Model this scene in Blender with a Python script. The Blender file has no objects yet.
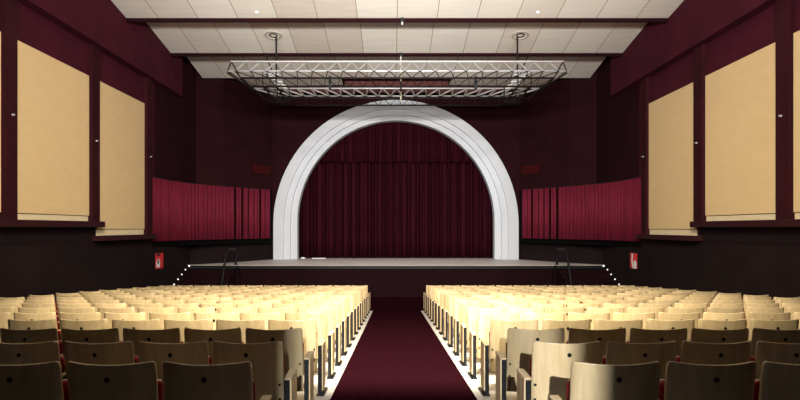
import bpy, math, random
from mathutils import Vector, Matrix
random.seed(7)
S = bpy.context.scene
C = S.collection
PI = math.pi
F = 583.0            # focal length in pixels (image taken as 800x400)
CZ = 2.56            # camera height above the flat floor at the foot of the stage
CX = -0.10
SLOPE = 0.069
HW = 7.9             # half width of the hall
STAGE_Z = 1.16
STAGE_Y = 21.8

def floor_z(y):
    return SLOPE * (18.0 - y) if y < 18.0 else 0.0

# ------------------------------------------------------------------ materials
def newmat(name):
    m = bpy.data.materials.new(name); m.use_nodes = True
    nt = m.node_tree
    b = nt.nodes['Principled BSDF']
    return m, nt, b

def plain(name, col, rough=0.6, metal=0.0, noise=0.0, scale=4.0, bump=0.0, stretch=(1, 1, 1), spec=0.5, sheen=0.0):
    m, nt, b = newmat(name)
    b.inputs['Base Color'].default_value = (*col, 1)
    b.inputs['Roughness'].default_value = rough
    b.inputs['Metallic'].default_value = metal
    b.inputs['Specular IOR Level'].default_value = spec
    if sheen:
        b.inputs['Sheen Weight'].default_value = sheen
    if noise or bump:
        tc = nt.nodes.new('ShaderNodeTexCoord')
        mp = nt.nodes.new('ShaderNodeMapping'); mp.inputs['Scale'].default_value = stretch
        nz = nt.nodes.new('ShaderNodeTexNoise'); nz.inputs['Scale'].default_value = scale
        nz.inputs['Detail'].default_value = 6
        nt.links.new(tc.outputs['Object'], mp.inputs[0]); nt.links.new(mp.outputs[0], nz.inputs['Vector'])
        if noise:
            r = nt.nodes.new('ShaderNodeValToRGB')
            r.color_ramp.elements[0].position = 0.3; r.color_ramp.elements[1].position = 0.7
            r.color_ramp.elements[0].color = (*[c * (1 - noise) for c in col], 1)
            r.color_ramp.elements[1].color = (*[min(1, c * (1 + noise)) for c in col], 1)
            nt.links.new(nz.outputs['Fac'], r.inputs[0]); nt.links.new(r.outputs[0], b.inputs['Base Color'])
        if bump:
            bp = nt.nodes.new('ShaderNodeBump'); bp.inputs['Strength'].default_value = bump
            bp.inputs['Distance'].default_value = 0.01
            nt.links.new(nz.outputs['Fac'], bp.inputs['Height']); nt.links.new(bp.outputs[0], b.inputs['Normal'])
    return m

def wood_mat(name, col, rough):
    # plywood with an upright grain; every object gets its own tone
    m, nt, b = newmat(name)
    tc = nt.nodes.new('ShaderNodeTexCoord')
    oi = nt.nodes.new('ShaderNodeObjectInfo')
    off = nt.nodes.new('ShaderNodeVectorMath'); off.operation = 'SCALE'
    comb = nt.nodes.new('ShaderNodeCombineXYZ')
    for k in range(3): nt.links.new(oi.outputs['Random'], comb.inputs[k])
    nt.links.new(comb.outputs[0], off.inputs[0]); off.inputs['Scale'].default_value = 37.0
    add = nt.nodes.new('ShaderNodeVectorMath'); add.operation = 'ADD'
    nt.links.new(tc.outputs['Object'], add.inputs[0]); nt.links.new(off.outputs[0], add.inputs[1])
    mp = nt.nodes.new('ShaderNodeMapping'); mp.inputs['Scale'].default_value = (16, 16, 1.2)
    nt.links.new(add.outputs[0], mp.inputs[0])
    nz = nt.nodes.new('ShaderNodeTexNoise'); nz.inputs['Scale'].default_value = 1.0
    nz.inputs['Detail'].default_value = 6; nz.inputs['Distortion'].default_value = 0.6
    nt.links.new(mp.outputs[0], nz.inputs['Vector'])
    r = nt.nodes.new('ShaderNodeValToRGB')
    r.color_ramp.elements[0].position = 0.3; r.color_ramp.elements[1].position = 0.72
    r.color_ramp.elements[0].color = (col[0] * .84, col[1] * .80, col[2] * .70, 1)
    r.color_ramp.elements[1].color = (*[min(1, c * 1.08) for c in col], 1)
    nt.links.new(nz.outputs['Fac'], r.inputs[0])
    hv = nt.nodes.new('ShaderNodeHueSaturation')
    mr = nt.nodes.new('ShaderNodeMapRange')
    mr.inputs['To Min'].default_value = 0.72; mr.inputs['To Max'].default_value = 1.12
    nt.links.new(oi.outputs['Random'], mr.inputs['Value']); nt.links.new(mr.outputs[0], hv.inputs['Value'])
    nt.links.new(r.outputs[0], hv.inputs['Color'])
    nt.links.new(hv.outputs[0], b.inputs['Base Color'])
    b.inputs['Roughness'].default_value = rough
    return m

def tile_mat(name):
    m, nt, b = newmat(name)
    tc = nt.nodes.new('ShaderNodeTexCoord')
    bk = nt.nodes.new('ShaderNodeTexBrick')
    bk.offset = 0.0; bk.squash = 1.0
    bk.inputs['Scale'].default_value = 1.0
    bk.inputs['Mortar Size'].default_value = 0.012
    bk.inputs['Mortar Smooth'].default_value = 0.2
    bk.inputs['Brick Width'].default_value = 1.12
    bk.inputs['Row Height'].default_value = 1.66
    bk.inputs['Bias'].default_value = -0.15
    bk.inputs['Color1'].default_value = (.86, .82, .74, 1)
    bk.inputs['Color2'].default_value = (.67, .575, .50, 1)
    bk.inputs['Mortar'].default_value = (.34, .28, .23, 1)
    nt.links.new(tc.outputs['Object'], bk.inputs['Vector'])
    nz = nt.nodes.new('ShaderNodeTexNoise'); nz.inputs['Scale'].default_value = 1.2; nz.inputs['Detail'].default_value = 5
    mp = nt.nodes.new('ShaderNodeMapping'); mp.inputs['Scale'].default_value = (.6, 5, 1)
    nt.links.new(tc.outputs['Object'], mp.inputs[0]); nt.links.new(mp.outputs[0], nz.inputs['Vector'])
    mix = nt.nodes.new('ShaderNodeMixRGB'); mix.blend_type = 'MULTIPLY'; mix.inputs[0].default_value = 0.22
    nt.links.new(bk.outputs['Color'], mix.inputs[1]); nt.links.new(nz.outputs['Fac'], mix.inputs[2])
    nt.links.new(mix.outputs[0], b.inputs['Base Color'])
    b.inputs['Roughness'].default_value = 0.7
    return m

M = {}
M['ply'] = wood_mat('birch plywood', (.62, .475, .275), 0.33)
M['arm_wood'] = wood_mat('beech armrest', (.60, .45, .27), 0.4)
M['seat_red'] = plain('red upholstery', (.22, .006, .015), 0.9, noise=.2, scale=30, spec=.15)
M['black'] = plain('black metal', (.009, .009, .0095), 0.5, spec=.18)
M['shade_black'] = plain('black shade sheet', (.004, .0035, .004), 0.95, noise=.2, scale=9, spec=.03)
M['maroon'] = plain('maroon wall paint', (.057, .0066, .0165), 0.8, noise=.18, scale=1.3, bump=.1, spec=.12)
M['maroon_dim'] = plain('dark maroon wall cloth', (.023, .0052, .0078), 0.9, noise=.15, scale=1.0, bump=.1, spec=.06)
M['dado'] = plain('dark brown dado', (.014, .0082, .009), 0.75, noise=.2, scale=1.4, bump=.1, spec=.08)
M['glow'] = plain('lit wall red brown', (.11, .022, .018), 0.7, noise=.15, scale=2)  # reddish light on the wall behind, put into an added board
M['pilaster'] = plain('maroon pilaster', (.033, .0045, .008), 0.75, noise=.18, scale=1.5, bump=.1, spec=.12)
M['sill'] = plain('maroon gloss sill', (.030, .006, .009), 0.6, noise=.15, scale=2, spec=.15)
M['cream'] = plain('cream acoustic fabric', (.75, .54, .285), 0.85, noise=.025, scale=2.2, bump=.15, stretch=(1, 1, 3), spec=.2)
M['cream_light'] = plain('pale cream board', (.80, .66, .42), 0.7, noise=.04, scale=3)
M['tile'] = tile_mat('ceiling tile')
M['fascia'] = plain('maroon fascia', (.016, .004, .006), 0.9, noise=.15, scale=2, spec=.04)
M['carpet'] = plain('maroon carpet', (.0150, .0028, .0050), 1.0, noise=.25, scale=25, bump=.4, spec=.0)
M['under'] = plain('grey floor', (.17, .15, .14), 0.6, noise=.12, scale=3)
M['floor'] = plain('pale grey concrete floor', (.50, .465, .43), 0.55, noise=.12, scale=3)
M['stage_face'] = plain('maroon stage front', (.011, .0022, .0038), 0.85, noise=.15, scale=2, spec=.08)
M['stage_top'] = plain('pale stage boards', (.60, .53, .49), 0.5, noise=.1, scale=3, stretch=(.4, 4, 1))
M['arch'] = plain('white plaster arch', (.60, .63, .69), 0.5, noise=.03, scale=2)
M['velvet'] = plain('dark maroon velvet', (.030, .0028, .008), 0.85, noise=.2, scale=4, stretch=(3, 3, .4), spec=.06)
M['drape'] = plain('crimson drape', (.145, .009, .027), 0.8, noise=.2, scale=5, stretch=(3, 3, .3), spec=.2)
M['alu'] = plain('aluminium', (.58, .58, .61), 0.45, metal=.1, noise=.05, scale=8)
M['alu_lit'] = plain('lit aluminium', (.86, .86, .88), 0.45)  # paler base: light on the truss top put into the colour
M['dark_metal'] = plain('dark steel', (.014, .009, .009), 0.6, spec=.12)
M['white'] = plain('white plastic', (.85, .85, .85), 0.4)
M['cream_metal'] = plain('cream painted steel', (.46, .42, .35), 0.5)
M['sign_red'] = plain('red sign', (.72, .02, .025), 0.4)
M['vent_red'] = plain('red painted grille', (.05, .005, .006), 0.7, spec=.1)
M['roof'] = plain('black roof void', (.008, .006, .006), 0.95, spec=.03)
M['plaster'] = plain('brown plaster', (.05, .03, .028), 0.8, noise=.1)
def lamp_mat():
    m, nt, b = newmat('step lamp lens')
    b.inputs['Base Color'].default_value = (.9, .9, .9, 1)
    b.inputs['Emission Color'].default_value = (1, .97, .92, 1); b.inputs['Emission Strength'].default_value = .9
    return m
M['lamp'] = lamp_mat()

# ------------------------------------------------------------------ mesh builder
class MB:
    def __init__(self): self.v = []; self.f = []
    def add(self, vs, fs):
        n = len(self.v); self.v += [tuple(p) for p in vs]; self.f += [tuple(i + n for i in f) for f in fs]; return self
    def box(self, x0, x1, y0, y1, z0, z1):
        x0, x1 = min(x0, x1), max(x0, x1); y0, y1 = min(y0, y1), max(y0, y1); z0, z1 = min(z0, z1), max(z0, z1)
        vs = [(x, y, z) for z in (z0, z1) for y in (y0, y1) for x in (x0, x1)]
        return self.add(vs, [(0, 2, 3, 1), (4, 5, 7, 6), (0, 1, 5, 4), (2, 6, 7, 3), (0, 4, 6, 2), (1, 3, 7, 5)])
    def tube(self, p0, p1, r, n=8, r1=None):
        p0 = Vector(p0); p1 = Vector(p1); d = (p1 - p0).normalized()
        a = d.orthogonal().normalized(); b = d.cross(a); r1 = r if r1 is None else r1
        vs = []
        for p, rr in ((p0, r), (p1, r1)):
            for k in range(n):
                t = 2 * PI * k / n; vs.append(p + a * math.cos(t) * rr + b * math.sin(t) * rr)
        fs = [(k, (k + 1) % n, n + (k + 1) % n, n + k) for k in range(n)]
        fs += [tuple(range(n))[::-1], tuple(range(n, 2 * n))]
        return self.add(vs, fs)
    def path(self, pts, r, n=8):
        # a tube through points, mitred
        pts = [Vector(p) for p in pts]; vs = []; fs = []
        a = None
        for i, p in enumerate(pts):
            d = (pts[min(i + 1, len(pts) - 1)] - pts[max(i - 1, 0)]).normalized()
            a = d.orthogonal().normalized() if a is None else (a - d * a.dot(d)).normalized()
            b = d.cross(a)
            for k in range(n):
                t = 2 * PI * k / n; vs.append(p + a * math.cos(t) * r + b * math.sin(t) * r)
        for i in range(len(pts) - 1):
            for k in range(n):
                fs.append((i * n + k, i * n + (k + 1) % n, (i + 1) * n + (k + 1) % n, (i + 1) * n + k))
        fs += [tuple(range(n))[::-1], tuple(range((len(pts) - 1) * n, len(pts) * n))]
        return self.add(vs, fs)
    def prism(self, poly, z0, z1):
        # poly: list of (x, y); extruded upward
        n = len(poly)
        vs = [(x, y, z0) for x, y in poly] + [(x, y, z1) for x, y in poly]
        fs = [tuple(range(n))[::-1], tuple(range(n, 2 * n))] + [(k, (k + 1) % n, n + (k + 1) % n, n + k) for k in range(n)]
        return self.add(vs, fs)
    def hexa(self, c):
        # eight corners: four of the bottom (in order), four of the top
        return self.add(c, [(3, 2, 1, 0), (4, 5, 6, 7), (0, 1, 5, 4), (1, 2, 6, 5), (2, 3, 7, 6), (3, 0, 4, 7)])
    def build(self, name, mat, parent=None, bevel=0.0, smooth=False, seg=2):
        me = bpy.data.meshes.new(name); me.from_pydata(self.v, [], self.f); me.validate(); me.update()
        import bmesh
        bm = bmesh.new(); bm.from_mesh(me); bmesh.ops.recalc_face_normals(bm, faces=bm.faces)
        if bevel:
            es = [e for e in bm.edges if len(e.link_faces) == 2 and e.calc_face_angle(0) > .6]
            bmesh.ops.bevel(bm, geom=es, offset=bevel, segments=seg, profile=.5, affect='EDGES', clamp_overlap=True)
        bm.to_mesh(me); bm.free()
        me.materials.append(mat)
        if smooth:
            for p in me.polygons: p.use_smooth = True
        o = bpy.data.objects.new(name, me); C.objects.link(o)
        if parent is not None: o.parent = parent
        return o

def tag(o, label, cat, group=None, kind=None):
    o['label'] = label; o['category'] = cat
    if group: o['group'] = group
    if kind: o['kind'] = kind
    return o
def empty(name, loc=(0, 0, 0), rz=0.0):
    o = bpy.data.objects.new(name, None); o.empty_display_size = .1
    o.location = loc; o.rotation_euler = (0, 0, rz); C.objects.link(o); return o
def struct(o, label=None):
    o['kind'] = 'structure'
    if label: o['label'] = label
    return o
def copy_tree(o, parent=None):
    c = o.copy(); C.objects.link(c); c.parent = parent
    for ch in list(o.children): copy_tree(ch, c)
    return c

# ------------------------------------------------------------------ camera
cam = bpy.data.cameras.new('camera'); cam_o = bpy.data.objects.new('camera', cam); C.objects.link(cam_o)
cam_o.location = (CX, 0, CZ); cam_o.rotation_euler = (PI / 2, 0, 0)
cam.sensor_width = 36; cam.lens = F / 800 * 36
cam.shift_x = 6.3 / 800; cam.shift_y = 28 / 800
cam.clip_end = 200
S.camera = cam_o

# ------------------------------------------------------------------ floor, stage
m = MB()
m.hexa([(-8.4, -3.5, floor_z(-3.5) - .3), (8.4, -3.5, floor_z(-3.5) - .3), (8.4, 18, -.3), (-8.4, 18, -.3),
        (-8.4, -3.5, floor_z(-3.5)), (8.4, -3.5, floor_z(-3.5)), (8.4, 18, 0), (-8.4, 18, 0)])
m.box(-8.4, 8.4, 18, 29.5, -.3, 0)
struct(m.build('floor', M['under']), 'raked grey floor under the seats')
# carpet: runner down the aisle and the flat area before the stage
def carpet_strip(m, x0, x1, y0, y1, t=.008):
    m.hexa([(x0, y0, floor_z(y0) + .001), (x1, y0, floor_z(y0) + .001), (x1, y1, floor_z(y1) + .001), (x0, y1, floor_z(y1) + .001),
            (x0, y0, floor_z(y0) + t), (x1, y0, floor_z(y0) + t), (x1, y1, floor_z(y1) + t), (x0, y1, floor_z(y1) + t)])
for s in (-1, 1):
    m = MB(); carpet_strip(m, min(s * .735, s * 1.35), max(s * .735, s * 1.35), 2.6, 18, .006)
    struct(m.build('floor_border', M['floor']), 'pale floor border along the aisle carpet')
m = MB()
carpet_strip(m, -.735, .735, 2.6, 18)
carpet_strip(m, -7.85, 7.85, -3.3, 2.6)  # unseen rear carpet, added to cut light bounced onto the front rows
carpet_strip(m, -7.85, 7.85, 18, STAGE_Y - .03)
struct(m.build('floor_carpet', M['carpet']), 'dark maroon carpet running down the centre aisle to the stage')

SPL = [(-7.9, 22.3), (-7.0, 23.3), (-5.5, 25.95)]      # the splayed wall beside the stage, left
stage = empty('stage', (0, STAGE_Y, 0))
tag(stage, 'low stage with pale boards and dark maroon front below the white arch', 'stage')
m = MB(); m.prism([(-7.86, 21.95), (-7.86, 22.3), (-6.96, 23.32), (-5.3, 26.3), (-5.3, 29), (5.3, 29), (5.3, 26.3), (6.96, 23.32), (7.86, 22.3), (7.86, 21.95),
                   (6.0, 21.95), (5.9, 21.8), (-5.9, 21.8), (-6.0, 21.95)], STAGE_Z - .05, STAGE_Z)
o = m.build('stage_floor', M['stage_top']); o.parent = stage; o.matrix_parent_inverse = Matrix.Translation((0, -STAGE_Y, 0))
m = MB(); m.prism([(-7.86, 22.0), (-5.5, 25.7), (5.5, 25.7), (7.86, 22.0), (5.92, 22.0), (5.85, 21.86), (-5.85, 21.86), (-5.92, 22.0)], 0.0, STAGE_Z - .05)
o = m.build('stage_front', M['stage_face']); o.parent = stage; o.matrix_parent_inverse = Matrix.Translation((0, -STAGE_Y, 0))
m = MB(); m.prism([(-7.86, 21.93), (-6.0, 21.93), (-5.9, 21.78), (5.9, 21.78), (6.0, 21.93), (7.86, 21.93), (7.86, 21.96), (5.98, 21.96), (5.88, 21.81), (-5.88, 21.81), (-5.98, 21.96), (-7.86, 21.96)], STAGE_Z - .13, STAGE_Z - .012)
o = m.build('edge_strip', M['black']); o.parent = stage; o.matrix_parent_inverse = Matrix.Translation((0, -STAGE_Y, 0))

def off(o, par):
    o.parent = par; o.matrix_parent_inverse = Matrix.Translation(-Vector(par.location)); return o

# side stairs, one each end, with little step lamps by the wall
for s, side in ((-1, 'left'), (1, 'right')):
    st = empty('stage_stairs', (s * 6.9, 20.5, 0))
    tag(st, f'dark maroon stairs climbing to the {side} end of the stage', 'stairs', 'stairs at the stage ends')
    n = 8; rise = STAGE_Z / n; going = .37
    prof = [(21.92, 0.009)]
    y = 21.92 - going * (n - 1); prof.append((y, 0.009)); z = 0
    for k in range(n - 1):
        z += rise; prof.append((y, z)); y += going; prof.append((y, z))
    m = MB(); nn = len(prof)
    vs = [(s * 6.02, a, b) for a, b in prof] + [(s * 7.82, a, b) for a, b in prof]
    m.add(vs, [tuple(range(nn)), tuple(range(nn, 2 * nn))[::-1]] + [(k, (k + 1) % nn, nn + (k + 1) % nn, nn + k) for k in range(nn)])
    off(m.build('flight', M['stage_face']), st)
    for k in range(n):
        yy = 21.92 - going * (n - 1) + going * k - (.0 if k < n - 1 else 0)
        zz = rise * (k + 1)
        m = MB(); m.box(s * 7.775, s * 7.81, yy - .03, yy - .002, zz - .015, zz + .03)
        if k == n - 1: m = MB(); m.box(s * 7.76, s * 7.81, 21.93 - .04, 21.93 - .005, zz - .05, zz + .01)
        off(m.build('step_lamp', M['lamp']), st)
    # hooped handrail
    hr = empty('handrail', (s * 6.0, 21.0, 0))
    tag(hr, f'black hooped handrail at the {side} stairs of the stage', 'handrail', 'handrails at the stage stairs')
    X = s * 6.1
    pts = [(X - s * .0, 22.15, STAGE_Z)]
    pts += [(X, 22.15, STAGE_Z + .42)]
    for k in range(0, 7):
        a = PI * .5 * k / 6
        pts.append((X, 22.15 - .18 * (1 - math.cos(a)) , STAGE_Z + .42 + .18 * math.sin(a)))
    pts += [(X, 21.6, STAGE_Z + .615), (X, 21.15, STAGE_Z + .62)]
    for k in range(1, 7):
        a = PI * .44 * k / 6
        pts.append((X, 21.15 - .38 * math.sin(a), STAGE_Z + .62 - .38 * (1 - math.cos(a))))
    pts += [(X, 20.45, .80)]
    pts += [(X, 20.18, .20), (X, 20.1, .012)]
    m = MB(); m.path(pts, .042, 10); off(m.build('rail', M['black'], smooth=True), hr)
    m = MB(); m.tube((X, 20.1, .009), (X, 20.1, .03), .07, 12); off(m.build('foot_plate', M['black']), hr)
    m = MB(); m.tube((X, 22.15, STAGE_Z), (X, 22.15, STAGE_Z + .02), .07, 12); off(m.build('foot_plate', M['black']), hr)

# ------------------------------------------------------------------ walls
TOPZ = 9.8
def wall_strip(m, pts, z0, z1, th, s):
    # pts on the room side, thickened outwards (away from x = 0)
    n = len(pts)
    for i in range(n - 1):
        (xa, ya), (xb, yb) = pts[i], pts[i + 1]
        m.hexa([(s * xa, ya, z0), (s * xb, yb, z0), (s * (xb + th), yb + (0 if i < n - 2 else .0), z0), (s * (xa + th), ya, z0),
                (s * xa, ya, z1), (s * xb, yb, z1), (s * (xb + th), yb, z1), (s * (xa + th), ya, z1)])

UZ = CZ + 0.0
for s, side in ((-1, 'left'), (1, 'right')):
    PIL = [(4.92, 5.27), (8.24, 8.59), (11.53, 11.91), (14.86, 15.25), (18.16, 18.57)] if s < 0 else [(4.92, 5.27), (8.24, 8.59), (11.62, 12.04), (14.9, 15.34), (18.2, 18.57)]
    # plain upper wall (behind the pilasters), lower dado, splay
    m = MB(); m.box(s * HW, s * (HW + .3), -3.5, 18.57, CZ - .36, TOPZ)
    m.box(s * HW, s * (HW + .3), 18.57, 19.0, CZ - .36, TOPZ)
    struct(m.build(f'wall_{side}', M['maroon']), f'maroon {side} wall of the hall')
    m = MB(); m.box(s * (HW - .02), s * (HW + .3), -3.5, 19.0, -.3, CZ - .33)
    m.box(s * (HW - .02), s * (HW + .3), -3.5, 15.2, CZ - .34, CZ + .02)
    wall_strip(m, [(HW - .02, 19.0), (HW - .02, 22.3), (7.0, 23.3), (5.5, 25.95)], -.3, CZ - .6, .3, s)
    struct(m.build(f'wall_{side}_dado', M['dado']), f'dark brown lower part of the {side} wall')
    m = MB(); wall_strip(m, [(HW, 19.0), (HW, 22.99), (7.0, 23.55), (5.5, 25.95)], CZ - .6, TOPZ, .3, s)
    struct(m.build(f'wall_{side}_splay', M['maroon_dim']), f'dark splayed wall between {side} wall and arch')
    # pilasters
    for (a, b) in PIL:
        lo = CZ + .17 if a < 15.2 else CZ - .2
        if a > 14 and a < 15.2: lo = CZ + .17
        m = MB(); m.box(s * (HW - .12), s * HW, a, b, lo, CZ + 4.78)
        struct(m.build('trim_1', M['pilaster'], bevel=.006), f'maroon pilaster on the {side} wall')
    # sills (a high one, then a lower one)
    m = MB(); m.box(s * (HW - .25), s * HW, -3.0, 15.27, CZ + .02, CZ + .17)
    struct(m.build('trim_2', M['sill'], bevel=.008), f'high maroon sill along the {side} wall')
    m = MB(); m.box(s * (HW - .25), s * HW, 15.05, 18.62, CZ - .34, CZ - .2)
    struct(m.build('trim_2', M['sill'], bevel=.008), f'low maroon sill of the {side} wall')
    # soffit running along the wall under the ceiling
    m = MB(); m.box(s * (HW - .27), s * HW, -3.0, 20.8, CZ + 4.70, TOPZ)
    struct(m.build(f'trim_3', M['maroon'], bevel=.006), f'maroon soffit along the top of the {side} wall')
    # cream panels between the pilasters
    for i in range(len(PIL) - 1):
        a = PIL[i][1] + .0; b = PIL[i + 1][0] - .0
        if i == 0: continue
        last = i == len(PIL) - 2
        z0 = CZ + (.31 if not last else -.03)
        zs = CZ + (.17 if not last else -.2)
        ordn = ('nearest cut by the photo edge', 'middle one, between two pilasters', 'farthest one, closest to the red drape')[i - 1]
        pn = empty('acoustic_panel', (s * (HW - .02), (a + b) / 2, zs))
        tag(pn, f'tall cream panel on {side} wall, {ordn}', 'wall panel', f'cream panels of the {side} wall')
        m = MB(); m.box(s * (HW - .05), s * (HW - .001), a + .02, b - .02, z0, CZ + 3.875)
        off(m.build('panel_face', M['cream'], bevel=.006), pn)
        m = MB(); m.box(s * (HW - .02), s * (HW - .001), a + .02, b - .02, zs, z0 - .012)
        off(m.build('base_board', M['cream_light']), pn)

# proscenium wall with the opening
def arch_pts(R, zc, n=48, z0=STAGE_Z):
    pts = [(-R, z0)]
    for k in range(n + 1):
        a = PI - PI * k / n
        pts.append((R * math.cos(a), zc + (R + .10) * math.sin(a)))
    pts.append((R, z0))
    return pts
def arch_band(m, Ro, zo, Ri, zi, y0, y1):
    po = arch_pts(Ro, zo); pi_ = arch_pts(Ri, zi); n = len(po)
    vs = [(x, y0, z) for x, z in po] + [(x, y0, z) for x, z in pi_] + [(x, y1, z) for x, z in po] + [(x, y1, z) for x, z in pi_]
    fs = []
    for k in range(n - 1):
        fs += [(k, k + 1, n + k + 1, n + k), (2 * n + k, 3 * n + k, 3 * n + k + 1, 2 * n + k + 1),
               (k, 2 * n + k, 2 * n + k + 1, k + 1), (n + k, n + k + 1, 3 * n + k + 1, 3 * n + k)]
    fs += [(0, n, 3 * n, 2 * n), (n - 1, 3 * n - 1, 4 * n - 1, 2 * n - 1)]
    m.add(vs, fs)
m = MB()
po = arch_pts(5.0, 2.75); n = len(po)
# wall around the arch: fan between the arch outline and the rectangle of the wall
def on_rect(x, z, zc=2.75, W=5.75, T=TOPZ):
    dx, dz = x, z - zc
    if dz <= 0: return (math.copysign(W, x), z)
    t = min(W / abs(dx) if abs(dx) > 1e-6 else 1e9, (T - zc) / dz)
    return (dx * t, zc + dz * t)
pr = [on_rect(x, z) for x, z in po]
vs = []
for y in (25.98, 26.25):
    vs += [(x, y, z) for x, z in po] + [(x, y, z) for x, z in pr]
fs = []
for k in range(n - 1):
    fs += [(k, k + 1, n + k + 1, n + k), (2 * n + k, 2 * n + k + 1, 3 * n + k + 1, 3 * n + k), (k, 2 * n + k, 2 * n + k + 1, k + 1)]
m.add(vs, fs)
m.box(-5.75, 5.75, 25.98, 26.25, TOPZ - 1.0, TOPZ)
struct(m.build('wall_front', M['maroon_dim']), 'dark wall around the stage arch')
arch = empty('proscenium_arch', (0, 25.8, STAGE_Z))
tag(arch, 'big white stepped round arch framing the stage curtain', 'arch')
m = MB(); arch_band(m, 5.42, 2.70, 4.96, 2.76, 25.72, 26.0); off(m.build('outer_moulding', M['arch'], bevel=.012), arch)
m = MB(); arch_band(m, 4.985, 2.755, 4.68, 2.815, 25.86, 26.15); off(m.build('middle_moulding', M['arch'], bevel=.012), arch)
m = MB(); arch_band(m, 4.685, 2.81, 4.40, 2.86, 26.0, 26.45); off(m.build('inner_moulding', M['arch'], bevel=.012), arch)
# dark stage house behind
for nm, a, b, c, d in (('wall_stage_back', -6, 6, 29.02, 29.2), ('wall_stage_left', -6, -5.6, 26.27, 29.02), ('wall_stage_right', 5.6, 6, 26.27, 29.02)):
    m = MB(); m.box(a, b, c, d, 0, TOPZ); struct(m.build(nm, M['roof']), 'dark inside of the stage')

# stage curtain
def folds(m, xs, yfun, z0, z1, th=.012, nz=6, sway=0.0):
    n = len(xs); vs = []
    for t in (0, th):
        for j in range(nz + 1):
            f = j / nz; z = z0 + (z1 - z0) * f
            for x in xs: vs.append((x, yfun(x, f) + t, z))
    L = n * (nz + 1); fs = []
    for j in range(nz):
        for k in range(n - 1):
            a = j * n + k
            fs += [(a, a + 1, a + n + 1, a + n), (L + a, L + a + n, L + a + n + 1, L + a + 1)]
    for k in range(n - 1):
        fs += [(k, L + k, L + k + 1, k + 1), (nz * n + k, nz * n + k + 1, L + nz * n + k + 1, L + nz * n + k)]
    m.add(vs, fs)
ph = [random.uniform(0, 6.28) for _ in range(8)]
def cy(x, f):
    return .13 * math.sin(x * 17 + 1.1 * math.sin(x * 1.9 + ph[0]) + ph[1]) + .05 * math.sin(x * 31 + ph[2] + 1.5 * math.sin(x * 2.7)) + .03 * math.sin(x * 7 + f * .6)
cur = empty('stage_curtain', (0, 27.0, STAGE_Z))
tag(cur, 'dark maroon pleated velvet curtain closed across the stage arch', 'curtain')
m = MB(); N = 760
folds(m, [-4.9 + 9.8 * k / N for k in range(N + 1)], lambda x, f: 27.0 + cy(x, f), STAGE_Z + .035, 6.6)
off(m.build('curtain_drop', M['velvet'], smooth=True), cur)
m = MB()
folds(m, [-4.9 + 9.8 * k / N for k in range(N + 1)], lambda x, f: 26.72 + .75 * cy(x * 1.06 + 3, f) * (1 - .5 * f), CZ + 3.02, 7.9)
off(m.build('valance', M['velvet'], smooth=True), cur)
m = MB(); m.tube((-4.9, 27.0, 6.65), (4.9, 27.0, 6.65), .03); m.tube((-4.9, 26.72, 7.9), (4.9, 26.72, 7.9), .03)
off(m.build('curtain_track', M['black']), cur)
# pale strip of light board on the stage at the foot of the curtain
m = MB(); m.box(-4.33, -4.15, 26.62, 26.7, STAGE_Z, STAGE_Z + .06)
tag(m.build('floor_box', M['white']), 'tiny white box on the stage beside the foot of the left arch leg', 'box')
m = MB(); m.box(-3.83, -3.2, 26.55, 26.66, STAGE_Z, STAGE_Z + .035)
tag(m.build('batten', M['white'], bevel=.005), 'low pale batten lying on the stage before the curtain', 'batten')

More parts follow.
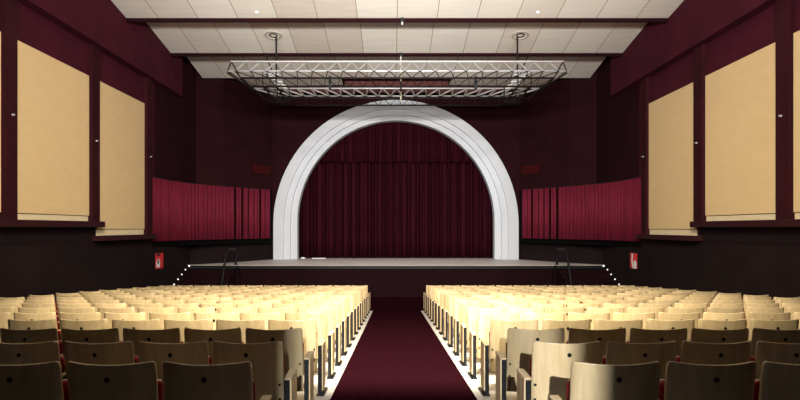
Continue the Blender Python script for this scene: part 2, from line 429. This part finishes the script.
# crimson drapes on the splayed walls
DP = [(7.86, 18.72), (7.82, 19.8), (7.66, 20.9), (7.22, 21.95), (6.74, 22.75), (6.14, 23.75), (5.40, 25.05)]
def polyline(t):
    ls = [math.dist(DP[i], DP[i + 1]) for i in range(len(DP) - 1)]; T = sum(ls); d = t * T
    for i, l in enumerate(ls):
        if d <= l or i == len(ls) - 1:
            f = d / l; a, b = DP[i], DP[i + 1]
            return (a[0] + (b[0] - a[0]) * f, a[1] + (b[1] - a[1]) * f), ((b[1] - a[1]) / l, -(b[0] - a[0]) / l)
        d -= l
for s, side in ((-1, 'left'), (1, 'right')):
    dr = empty('side_drape', (s * 6.9, 22, CZ - .44))
    tag(dr, f'crimson pleated drape along the splayed wall {side} of the stage arch', 'drape', 'crimson side drapes')
    m = MB(); N = 520; pts = []; vs = []
    z0, z1 = CZ - .44, CZ + 1.63
    for k in range(N + 1):
        t = k / N
        (x, y), (nx, ny) = polyline(t)
        u = t * 9.0
        amp = .03
        w = amp * math.sin(u * (24 if t < .70 else 19) + 1.2 * math.sin(u * 2.3)) + .012 * math.sin(u * 51)
        pts.append((s * (x + nx * w * 1.0), y + ny * w * (1)))
    vs = [(x, y, z0) for x, y in pts] + [(x, y, z1) for x, y in pts]
    vs += [(x + s * .012, y + .008, z0) for x, y in pts] + [(x + s * .012, y + .008, z1) for x, y in pts]
    n = N + 1; fs = []
    for k in range(N):
        tt = k / N
        if tt > .70 and ((tt - .70) / .05) % 1 < .22: continue
        fs += [(k, k + 1, n + k + 1, n + k), (2 * n + k, 3 * n + k, 3 * n + k + 1, 2 * n + k + 1), (k, 2 * n + k, 2 * n + k + 1, k + 1), (n + k, n + k + 1, 3 * n + k + 1, 3 * n + k)]
    m.add(vs, fs)
    off(m.build('drape_cloth', M['drape'], smooth=True), dr)
    # black sheet added as the shade below the crimson cloth and beside the arch
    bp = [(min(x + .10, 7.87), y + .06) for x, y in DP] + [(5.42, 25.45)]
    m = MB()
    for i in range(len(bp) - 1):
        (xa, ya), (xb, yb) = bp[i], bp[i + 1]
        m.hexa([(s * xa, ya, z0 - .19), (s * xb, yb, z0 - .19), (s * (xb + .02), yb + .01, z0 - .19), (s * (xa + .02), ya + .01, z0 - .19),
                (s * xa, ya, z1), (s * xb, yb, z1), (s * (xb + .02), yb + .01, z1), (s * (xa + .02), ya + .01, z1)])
    off(m.build('shade_sheet', M['shade_black']), dr)
    m = MB(); m.path([(s * (x + .03), y + .02, z1 + .012) for x, y in DP], .022, 8)
    off(m.build('hanging_rail', M['black']), dr)
    # red grille high on the splay wall
    ang = math.atan2(25.95 - 23.3, 7.0 - 5.5)
    gx, gy, gz = 5.83, 25.28, CZ + 2.53
    g = empty('wall_grille', (s * (gx - .0), gy, gz))
    tag(g, f'small dull red grille on the dark wall {side} of the arch', 'grille', 'red wall grilles')
    ux, uy = -(7.0 - 5.5), (25.95 - 23.3); L = math.hypot(ux, uy); ux, uy = ux / L, uy / L   # along the wall
    nx, ny = -uy, ux                                                                       # toward the room centre
    def plate(m, a, b, za, zb, d0, d1):
        c = []
        for z in (za, zb):
            for (l, d) in ((a, d0), (b, d0), (b, d1), (a, d1)):
                c.append((s * (gx + ux * l + nx * d), gy + uy * l - (-ny) * d * 1 if False else gy + uy * l + (-abs(ny)) * d, z))
        m.hexa(c)
    m = MB(); plate(m, -.55, .55, gz - .18, gz + .18, -.0, .03); off(m.build('grille_plate', M['vent_red']), g)
    m = MB()
    for k in range(6): plate(m, -.5, .5, gz - .15 + k * .055, gz - .13 + k * .055, .03, .045)
    off(m.build('slats', M['vent_red']), g)
    # red sign with pictogram on the dark lower wall
    sx = HW - .02
    ya, yb = (19.04, 19.66) if s < 0 else (19.1, 19.66)
    sg = empty('wall_sign', (s * sx, (ya + yb) / 2, CZ - 1.09 - .25))
    tag(sg, f'small red safety sign with white symbol on the dark {side} wall', 'sign', 'red wall signs')
    m = MB(); m.box(s * (sx - .012), s * (sx + .0), ya, yb, CZ - 1.345, CZ - .835)
    off(m.build('sign_plate', M['sign_red'], bevel=.004), sg)
    def flat(name, poly, mat, d=.016):
        m = MB(); n = len(poly)
        vs = [(s * (sx - .013), ya + u * (yb - ya), CZ - 1.345 + v * .51) for u, v in poly] + [(s * (sx - d), ya + u * (yb - ya), CZ - 1.345 + v * .51) for u, v in poly]
        m.add(vs, [tuple(range(n)), tuple(range(n, 2 * n))[::-1]] + [(k, (k + 1) % n, n + (k + 1) % n, n + k) for k in range(n)])
        return off(m.build(name, mat), sg)
    if s < 0:
        flat('symbol', [(.08, .14), (.5, .06), (.56, .42), (.44, .62), (.2, .6), (.06, .4)], M['white'])
        flat('symbol_figure', [(.2, .32), (.36, .3), (.4, .5), (.3, .6), (.18, .5)], M['black'], .019)
        flat('symbol_bar', [(.1, .82), (.6, .86), (.6, .97), (.1, .97)], M['black'], .019)
    else:
        flat('symbol', [(.42, .0), (.62, .0), (.8, .5), (.72, .98), (.55, .98), (.6, .5)], M['white'])
        flat('symbol_figure', [(.04, .02), (.36, .02), (.5, .3), (.42, .5), (.28, .56), (.04, .4)], M['white'])

# small white hooks on the pilasters and soffits
for (s, y, z, how) in ((-1, 11.74, 2.28, 'nearest pilaster of the left wall'), (-1, 15.05, 2.25, 'second pilaster of the left wall'), (-1, 18.4, 2.25, 'last pilaster of the left wall'),
                       (1, 11.85, 2.28, 'nearest pilaster of the right wall'), (1, 15.15, 2.21, 'second pilaster of the right wall'), (1, 18.4, 2.25, 'last pilaster of the right wall')):
    xw = HW - .12
    hk = empty('wall_hook', (s * xw, y, CZ + z))
    tag(hk, f'tiny pale hook on the {how}', 'hook', 'small wall hooks')
    m = MB(); m.tube((s * xw, y, CZ + z), (s * (xw - .012), y, CZ + z), .02, 10); off(m.build('hook_plate', M['white']), hk)
    m = MB(); m.path([(s * (xw - .01), y, CZ + z), (s * (xw - .03), y, CZ + z), (s * (xw - .045), y, CZ + z - .015), (s * (xw - .045), y, CZ + z + .02)], .007, 6)
    off(m.build('hook_arm', M['alu']), hk)

# ------------------------------------------------------------------ ceiling: saw-tooth panels
PER = 3.28
XC = HW - .27
ends = [22.97 - PER * k for k in range(5)]
for k, e in enumerate(ends):
    y0, y1 = e - PER + .05, e
    z0, z1 = CZ + 6.47, CZ + 5.91
    # object origin on the panel so the tile pattern runs along it
    me = MB()
    L = math.hypot(y1 - y0, z1 - z0)
    me.box(-XC + .002, XC - .002, 0, L, 0, .05)
    o = me.build('ceiling', M['tile'])
    o.location = (0, y0, z0); o.rotation_euler = (math.atan2(z1 - z0, y1 - y0), 0, 0)
    struct(o, 'sloping strip of pale ceiling tiles')
    me = MB(); me.box(-XC, XC, y1, y1 + .05, z1 - .11, z1 + .6)
    if k: struct(me.build('trim_4', M['fascia']), 'dark maroon fascia between ceiling strips')
# the narrowing ceiling above the stage front, two pieces with a gap at the middle
for s in (-1, 1):
    me = MB()
    zf = CZ + 5.91
    me.prism([(s * 2.2, 22.98), (s * 6.45, 22.98), (s * 5.95, 24.3), (s * 2.2, 24.1)], zf, zf + .05)
    struct(me.build('ceiling', M['tile']), 'narrow pale ceiling piece before the arch')
me = MB(); me.box(-8.4, 8.4, -3.5, 29, TOPZ, TOPZ + .2)
struct(me.build('ceiling_roof', M['roof']), 'black roof void')
me = MB(); me.box(-4.4, 4.4, 24.35, 24.45, CZ + 5.66, CZ + 5.88); me.box(-2.15, 2.2, 24.35, 24.45, CZ + 5.88, CZ + 6.3)
struct(me.build('trim_5', M['glow']), 'red brown header board painted as the lit wall behind the truss')
me = MB(); me.box(-5.7, 5.7, 24.46, 25.95, CZ + 6.2, CZ + 6.4)
struct(me.build('ceiling_stage', M['maroon']), 'maroon ceiling before the arch')

# round ceiling vents, detectors
for s, side in ((-1, 'left'), (1, 'right')):
    y = 18.5; z = CZ + 6.47 - .17 * (y - (22.97 - 2 * PER + .05))
    tilt = math.atan2(-.56, PER - .05)
    v = empty('ceiling_vent', (s * 3.92, y, z)); v.rotation_euler = (tilt, 0, 0)
    tag(v, f'round white ceiling vent above the {side} rod of the truss', 'vent', 'round ceiling vents')
    def ring(m, r0, r1, za, zb, n=32):
        vs = []
        for r, zz in ((r0, za), (r1, za), (r1, zb), (r0, zb)):
            vs += [(r * math.cos(2 * PI * k / n), r * math.sin(2 * PI * k / n), zz) for k in range(n)]
        fs = []
        for j in range(4):
            for k in range(n):
                fs.append((j * n + k, j * n + (k + 1) % n, ((j + 1) % 4) * n + (k + 1) % n, ((j + 1) % 4) * n + k))
        m.add(vs, fs)
    m = MB(); ring(m, .20, .28, -.03, -.001); m.build('vent_ring', M['cream_metal'], v)
    m = MB(); m.tube((0, 0, -.001), (0, 0, -.006), .2, 28); m.build('vent_back', M['black'], v)
    m = MB(); ring(m, .10, .135, -.025, -.006); m.build('vent_vane', M['dark_metal'], v)
    # rod from the ceiling to the truss
    rd = empty('hanging_rod', (s * 3.85, y + .12, CZ + 5.2))
    tag(rd, f'black rod hanging the {side} side of the truss from the ceiling', 'rod', 'truss hanging rods')
    m = MB(); m.tube((s * 3.85, y + .12, CZ + 4.78), (s * 3.85, y + .12, CZ + 6.08), .028, 10); off(m.build('rod', M['black']), rd)
    m = MB(); m.tube((s * 3.85, y + .12, CZ + 4.70), (s * 4.05, y - .6, CZ + 5.35), .018, 8); off(m.build('stay', M['black']), rd)
    m = MB(); m.box(s * 3.80, s * 3.90, y + .07, y + .17, CZ + 4.76, CZ + 4.88); off(m.build('clamp', M['dark_metal']), rd)
    d = empty('smoke_detector', (s * 3.88, 16.1, CZ + 6.47 - .17 * (16.1 - (22.97 - 3 * PER + .05)))); d.rotation_euler = (tilt, 0, 0)
    tag(d, f'small white dome on the {side} part of the nearest ceiling strip', 'detector', 'ceiling domes')
    m = MB()
    for r, r1, a, b in ((.055, .055, -.001, -.02), (.05, .035, -.02, -.05)): m.tube((0, 0, a), (0, 0, b), r, 14, r1)
    m.build('dome', M['white'], d)
for y, w in ((16.41, 'nearest'), (19.69, 'farther')):
    rd = empty('ceiling_bracket', (.14, y + .02, CZ + 5.9))
    tag(rd, f'small black bracket at the middle of the {w} ceiling fascia', 'bracket', 'ceiling brackets')
    m = MB(); m.box(.09, .19, y - .03, y + .0, CZ + 5.76, CZ + 5.94); off(m.build('bracket_plate', M['black']), rd)
    m = MB(); m.tube((.14, y - .04, CZ + 5.70), (.14, y - .04, CZ + 5.78), .025, 10); off(m.build('bracket_eye', M['alu']), rd)
rd = empty('hanging_rod', (.14, 19.6, CZ + 5))
tag(rd, 'pale rod with black joints hanging at the centre of the truss', 'rod', 'truss hanging rods')
for a, b, mt in ((4.3, 4.6, 'cream_metal'), (4.6, 4.95, 'black'), (4.95, 5.25, 'cream_metal'), (5.25, 5.72, 'cream_metal')):
    m = MB(); m.tube((.14, 19.66, CZ + a), (.14, 19.66, CZ + b), .028 if mt != 'black' else .025, 10); off(m.build('rod_section', M[mt]), rd)

# ------------------------------------------------------------------ lighting truss
tr = empty('lighting_truss', (0, 18.5, CZ + 4.27))
tag(tr, 'long rectangular metal lattice truss hung below the ceiling before the arch', 'truss')
TT, TB = CZ + 4.74, CZ + 4.27
def lerp(a, b, t): return tuple(a[i] + (b[i] - a[i]) * t for i in range(3))
def chord(name, a, b, mat, r=.034):
    m = MB(); m.tube(a, b, r, 10); return off(m.build(name, M[mat], smooth=True), tr)
def lace(a0, a1, b0, b1, n, mat, r=.015):
    m = MB()
    for k in range(n):
        p = lerp(a0, a1, k / n); q = lerp(b0, b1, (k + .5) / n); p2 = lerp(a0, a1, (k + 1) / n)
        m.tube(p, q, r, 6); m.tube(q, p2, r, 6)
    return off(m.build('lacing', M[mat]), tr)
def truss(f0, f1, b0, b1, n, lf=None, lb=None, TB=TB):
    # f, b: plan ends of the front and back chords; lf, lb: half lengths of the lower chords where shorter
    up = lambda p: (p[0], p[1], TT)
    def dn(p, h=None):
        x = p[0] if h is None else math.copysign(h, p[0])
        return (x, p[1], TB)
    chord('upper_chord', up(f0), up(f1), 'alu', .025); chord('upper_chord', up(b0), up(b1), 'alu', .028)  # pale upper and dark lower metal: light from above put into the colours
    chord('lower_chord', dn(f0, lf), dn(f1, lf), 'dark_metal', .028); chord('lower_chord', dn(b0, lb), dn(b1, lb), 'dark_metal', .028)
    lace(up(f0), up(f1), up(b0), up(b1), n, 'alu_lit', .026); lace(dn(f0, lf), dn(f1, lf), up(b0), up(b1), n, 'dark_metal', .014)
    lace(dn(f0, lf), dn(f1, lf), dn(b0, lb), dn(b1, lb), n, 'dark_metal', .010)
    for p, q in ((f0, b0), (f1, b1)):
        m = MB(); m.path([up(p), up(q), dn(q, lb), dn(p, lf), up(p)], .020, 6); off(m.build('end_frame', M['dark_metal']), tr)
truss((-4.72, 16.6), (4.72, 16.6), (-5.12, 17.6), (5.12, 17.6), 22, 4.46, 4.40)
truss((-4.85, 19.8), (4.85, 19.8), (-4.4, 20.95), (4.4, 20.95), 20, 4.5, 4.2, TT - .33)
for s in (-1, 1):
    truss((s * 3.65, 17.6), (s * 3.65, 19.8), (s * 4.05, 17.6), (s * 4.05, 19.8), 5)
    chord('side_bar', (s * 5.12, 17.6, TT - .06), (s * 4.85, 19.8, TT - .06), 'dark_metal', .026)
    chord('side_bar', (s * 4.40, 17.6, TB), (s * 4.5, 19.8, TT - .33), 'dark_metal', .026)
for x in (-2.0, 2.35):
    m = MB(); m.box(x - .035, x + .035, 17.36, 17.44, TB - .12, TB + .26); off(m.build('hanging_clamp', M['black']), tr)

# ------------------------------------------------------------------ theatre seats
def shell(m, zs, hw, yb, ybot, ztop, zbot, th, bulge, nu=12):
    # curved plywood shell: rows zs with half widths hw; leans so that the top sits at yb
    nv = len(zs); vs = []
    for t in (0, th):
        for z, w in zip(zs, hw):
            f = (z - zbot) / (ztop - zbot)
            for k in range(nu + 1):
                u = -1 + 2 * k / nu
                vs.append((u * w, ybot + (yb - ybot) * f + bulge * (u * w / .25) ** 2 + t, z - .011 * (1 - u * u) * max(0, f) ** 5))
    n = nu + 1; L = n * nv; fs = []
    for j in range(nv - 1):
        for k in range(nu):
            a = j * n + k
            fs += [(a, a + 1, a + n + 1, a + n), (L + a, L + a + n, L + a + n + 1, L + a + 1)]
    for k in range(nu):
        a = k; b = (nv - 1) * n + k
        fs += [(a, L + a, L + a + 1, a + 1), (b, b + 1, L + b + 1, L + b)]
    for j in range(nv - 1):
        a = j * n; b = j * n + nu
        fs += [(a, a + n, L + a + n, L + a), (b, L + b, L + b + n, b + n)]
    m.add(vs, fs)
BUL = .056
def back_y(z, x=0.0):
    return .075 * (1 - (z - .215) / (.79 - .215)) + BUL * (x / .25) ** 2
def make_seat(aisle_end, detail, outer=False):
    # local: x toward the centre aisle is +x ; y toward the stage
    root = empty('theatre_seat')
    m = MB()
    zs = [.215, .23, .33, .43, .53, .63, .72, .76, .775, .785, .79]
    hw = [.244, .2495, .2505, .2505, .2505, .2505, .2505, .250, .2475, .242, .234]
    shell(m, zs, hw, 0, .075, .79, .215, .016, BUL)
    back = m.build('backrest', M['ply'], root, smooth=False)
    for p in back.data.polygons: p.use_smooth = abs(p.normal.y) > .6
    if detail:
        y = back_y(.697)
        m = MB(); m.tube((0, y - .004, .697), (0, y + .006, .697), .0155, 16); m.build('grip_hole', M['black'], back)
        for sx in (-1, 1):
            for z in (.465, .355):
                y = back_y(z, .225)
                m = MB(); m.tube((sx * .225, y - .004, z), (sx * .225, y + .004, z), .0095, 10); m.build('bolt', M['black'], back)
    m = MB()
    shell(m, [.28, .29, .32, .43, .55, .62, .65, .66], [.19, .20, .21, .215, .215, .21, .20, .19],   .03, .105, .79, .215, .045, BUL * .9, 8)
    m.build('back_cushion', M['seat_red'], root, bevel=.012, smooth=True)
    # tip-up seat, folded
    m = MB(); m.hexa([(-.225, .235, .25), (.225, .235, .25), (.225, .262, .25), (-.225, .262, .25),
                      (-.225, .195, .645), (.225, .195, .645), (.225, .222, .65), (-.225, .222, .65)])
    st = m.build('seat', M['ply'], root, bevel=.008)
    m = MB(); m.hexa([(-.238, .185, .27), (.238, .185, .27), (.238, .236, .27), (-.238, .236, .27),
                      (-.246, .125, .65), (.246, .125, .65), (.246, .197, .65), (-.246, .197, .65)])
    m.build('seat_cushion', M['seat_red'], st, bevel=.030, smooth=True, seg=3)
    def standard(x, end, sgn=1):
        if end:
            m = MB(); m.box(x - .026, x + .014, .0, .24, .02, .522); sd = m.build('standard', M['black'], root, bevel=.004)
            m = MB(); m.box(x + sgn * .0145, x + sgn * .0275, .0, .24, .06, .522); m.build('side_panel', M['arm_wood'], sd, bevel=.003)
            m = MB(); m.hexa([(x - .027, -.01, .521), (x + .028, -.01, .521), (x + .030, .25, .527), (x - .030, .25, .527),
                              (x - .027, -.01, .540), (x + .028, -.01, .540), (x + .030, .25, .547), (x - .030, .25, .547)])
        else:
            m = MB(); m.box(x - .018, x + .018, .06, .27, .02, .52); sd = m.build('standard', M['black'], root, bevel=.004)
            m = MB(); m.hexa([(x - .018, .05, .52), (x + .018, .05, .52), (x + .018, .28, .53), (x - .018, .28, .53),
                              (x - .018, .05, .545), (x + .018, .05, .545), (x + .018, .28, .555), (x - .018, .28, .555)])
        m.build('armrest', M['arm_wood'], root, bevel=.008)
        FR = .04 if end else .018
        m = MB(); a, b = -.02, .33
        m.hexa([(x - .035, a, -SLOPE * a + .001), (x + FR, a, -SLOPE * a + .001), (x + FR, b, -SLOPE * b + .001), (x - .035, b, -SLOPE * b + .001),
                (x - .035, a, -SLOPE * a + .022), (x + FR, a, -SLOPE * a + .022), (x + FR, b, -SLOPE * b + .03), (x - .035, b, -SLOPE * b + .03)])
        m.build('foot', M['black'], sd)
    standard(.30 if aisle_end else .27, aisle_end)
    if outer: standard(-.30, True, -1)
    return root

ORD = ['first', 'second', 'third', 'fourth', 'fifth', 'sixth', 'seventh', 'eighth', 'ninth', 'tenth', 'eleventh', 'twelfth', 'thirteenth', 'fourteenth', 'fifteenth', 'sixteenth', 'seventeenth']
P = .54; Y0 = 3.228; DY = .92; NR = 17; NS = 12
protos = {}
def proto(end, det, outer, s):
    # the right block is the mirror image: built with a half turn of x through negative mesh coordinates
    key = (end, det, outer, s)
    if key not in protos:
        r = make_seat(end, det, outer)
        if s > 0:
            def flip(o):
                if o.type == 'MESH':
                    o.data.transform(Matrix.Scale(-1, 4, (1, 0, 0))); o.data.flip_normals()
                for ch in o.children: flip(ch)
            flip(r)
        protos[key] = [r, False]
    pr = protos[key]
    if not pr[1]:
        pr[1] = True; return pr[0]
    return copy_tree(pr[0])
count = 0
for s, side in ((-1, 'left'), (1, 'right')):
    for k in range(NR):
        y = Y0 + DY * k; z = floor_z(y)
        for i in range(NS):
            X = s * (1.154 + P * i)
            inner = s * (1.154 + P * i - .25)
            px = 393.7 + (inner - CX) * F / y
            if px < 1 or px > 799: continue
            o = proto(i == 0, k < 9, i == NS - 1, s)
            o.location = (X, y, z)
            rown = 'nearest row' if k == 0 else ('row closest to the stage' if k == NR - 1 else f'{ORD[k]} nearest row')
            pos = 'beside the centre aisle' if i == 0 else f'{ORD[i]} from centre aisle'
            tag(o, f'plywood theatre seat {pos} in {rown}, {side} block', 'seat', f'theatre seats of the {side} block')
            count += 1
print('SEATS', count)

# ------------------------------------------------------------------ the rear of the hall (behind the camera): balcony and rear wall with a doorway
BY = 3.6; FY = 4.6; BZ = CZ + 2.25
m = MB(); m.box(-7.6, 7.6, -3.3, BY, BZ, BZ + .25); m.box(-7.6, 7.6, BY - .12, BY, BZ + .25, BZ + .7)
struct(m.build('ceiling_balcony', M['plaster']), 'balcony over the rear of the hall')
m = MB()
DX0, DX1, DZ = -.16, .315, CZ + 1.8
m.box(-8.2, DX0, -1.7, -1.5, 1.2, BZ); m.box(DX1, 8.2, -1.7, -1.5, 1.2, BZ); m.box(DX0, DX1, -1.7, -1.5, DZ, BZ)
struct(m.build('wall_back', M['plaster']), 'rear wall with a doorway')

# ------------------------------------------------------------------ lights
def area(name, loc, target, sx, sy, power, col=(1, 1, 1), spread=PI):
    l = bpy.data.lights.new(name, 'AREA'); l.shape = 'RECTANGLE'; l.size = sx; l.size_y = sy
    l.energy = power; l.color = col; l.spread = spread
    o = bpy.data.objects.new(name, l); C.objects.link(o); o.location = loc
    o.rotation_euler = (Vector(target) - Vector(loc)).to_track_quat('-Z', 'Y').to_euler(); return o
def spot(name, loc, target, power, ang, blend, r, col=(1, 1, 1)):
    l = bpy.data.lights.new(name, 'SPOT'); l.energy = power; l.spot_size = math.radians(ang); l.spot_blend = blend
    l.shadow_soft_size = r; l.color = col
    o = bpy.data.objects.new(name, l); C.objects.link(o); o.location = loc
    o.rotation_euler = (Vector(target) - Vector(loc)).to_track_quat('-Z', 'Y').to_euler(); return o
# added fill without fixtures: general light on the walls and seats
area('hall_fill', (0, FY, BZ + .5), (0, 16, BZ + 2.2), 9, .4, 780, (1, .95, .87), 2.3)
area('ceiling_fill', (0, FY, BZ + .8), (0, 17.5, CZ + 6.1), 9, .3, 600, (1, .96, .90), 1.5)  # second added fill, brightens the ceiling strips
# ceiling spots over the balcony aimed at the middle of the seats
spot('ceiling_spot', (0, 1.9, CZ + 5.8), (0, 9.6, 1.2), 10500, 96, 1.0, .30, (1, .91, .72))
spot('ceiling_spot', (.5, 1.9, CZ + 5.8), (0, 7.6, 1.4), 8500, 50, 1.0, .30, (1, .92, .74))
# added fill that brightens the stage front; the truss carries no lamps
area('stage_fill', (0, 21.6, CZ + 4.0), (0, 25.0, .6), 8, .3, 95, (.93, .96, 1), 2.4)
# lamp in the lobby beyond the rear doorway
spot('lobby_lamp', (.05, -3.2, CZ + 1.5), (.2, 3.5, CZ - .8), 4000, 50, .3, .028, (.92, .96, 1))
# added fill under the balcony, lifts the backs of the nearest seats
area('front_row_fill', (.3, .2, BZ - .03), (.3, 1.2, 0), .5, .5, 9, (.90, .95, 1))

w = bpy.data.worlds.new('world'); S.world = w; w.use_nodes = True
w.node_tree.nodes['Background'].inputs[0].default_value = (.5, .45, .45, 1)
w.node_tree.nodes['Background'].inputs[1].default_value = .004
S.view_settings.view_transform = 'Standard'; S.view_settings.look = 'None'
S.view_settings.gamma = 1.0; S.view_settings.exposure = 0.0; S.view_settings.use_curve_mapping = False
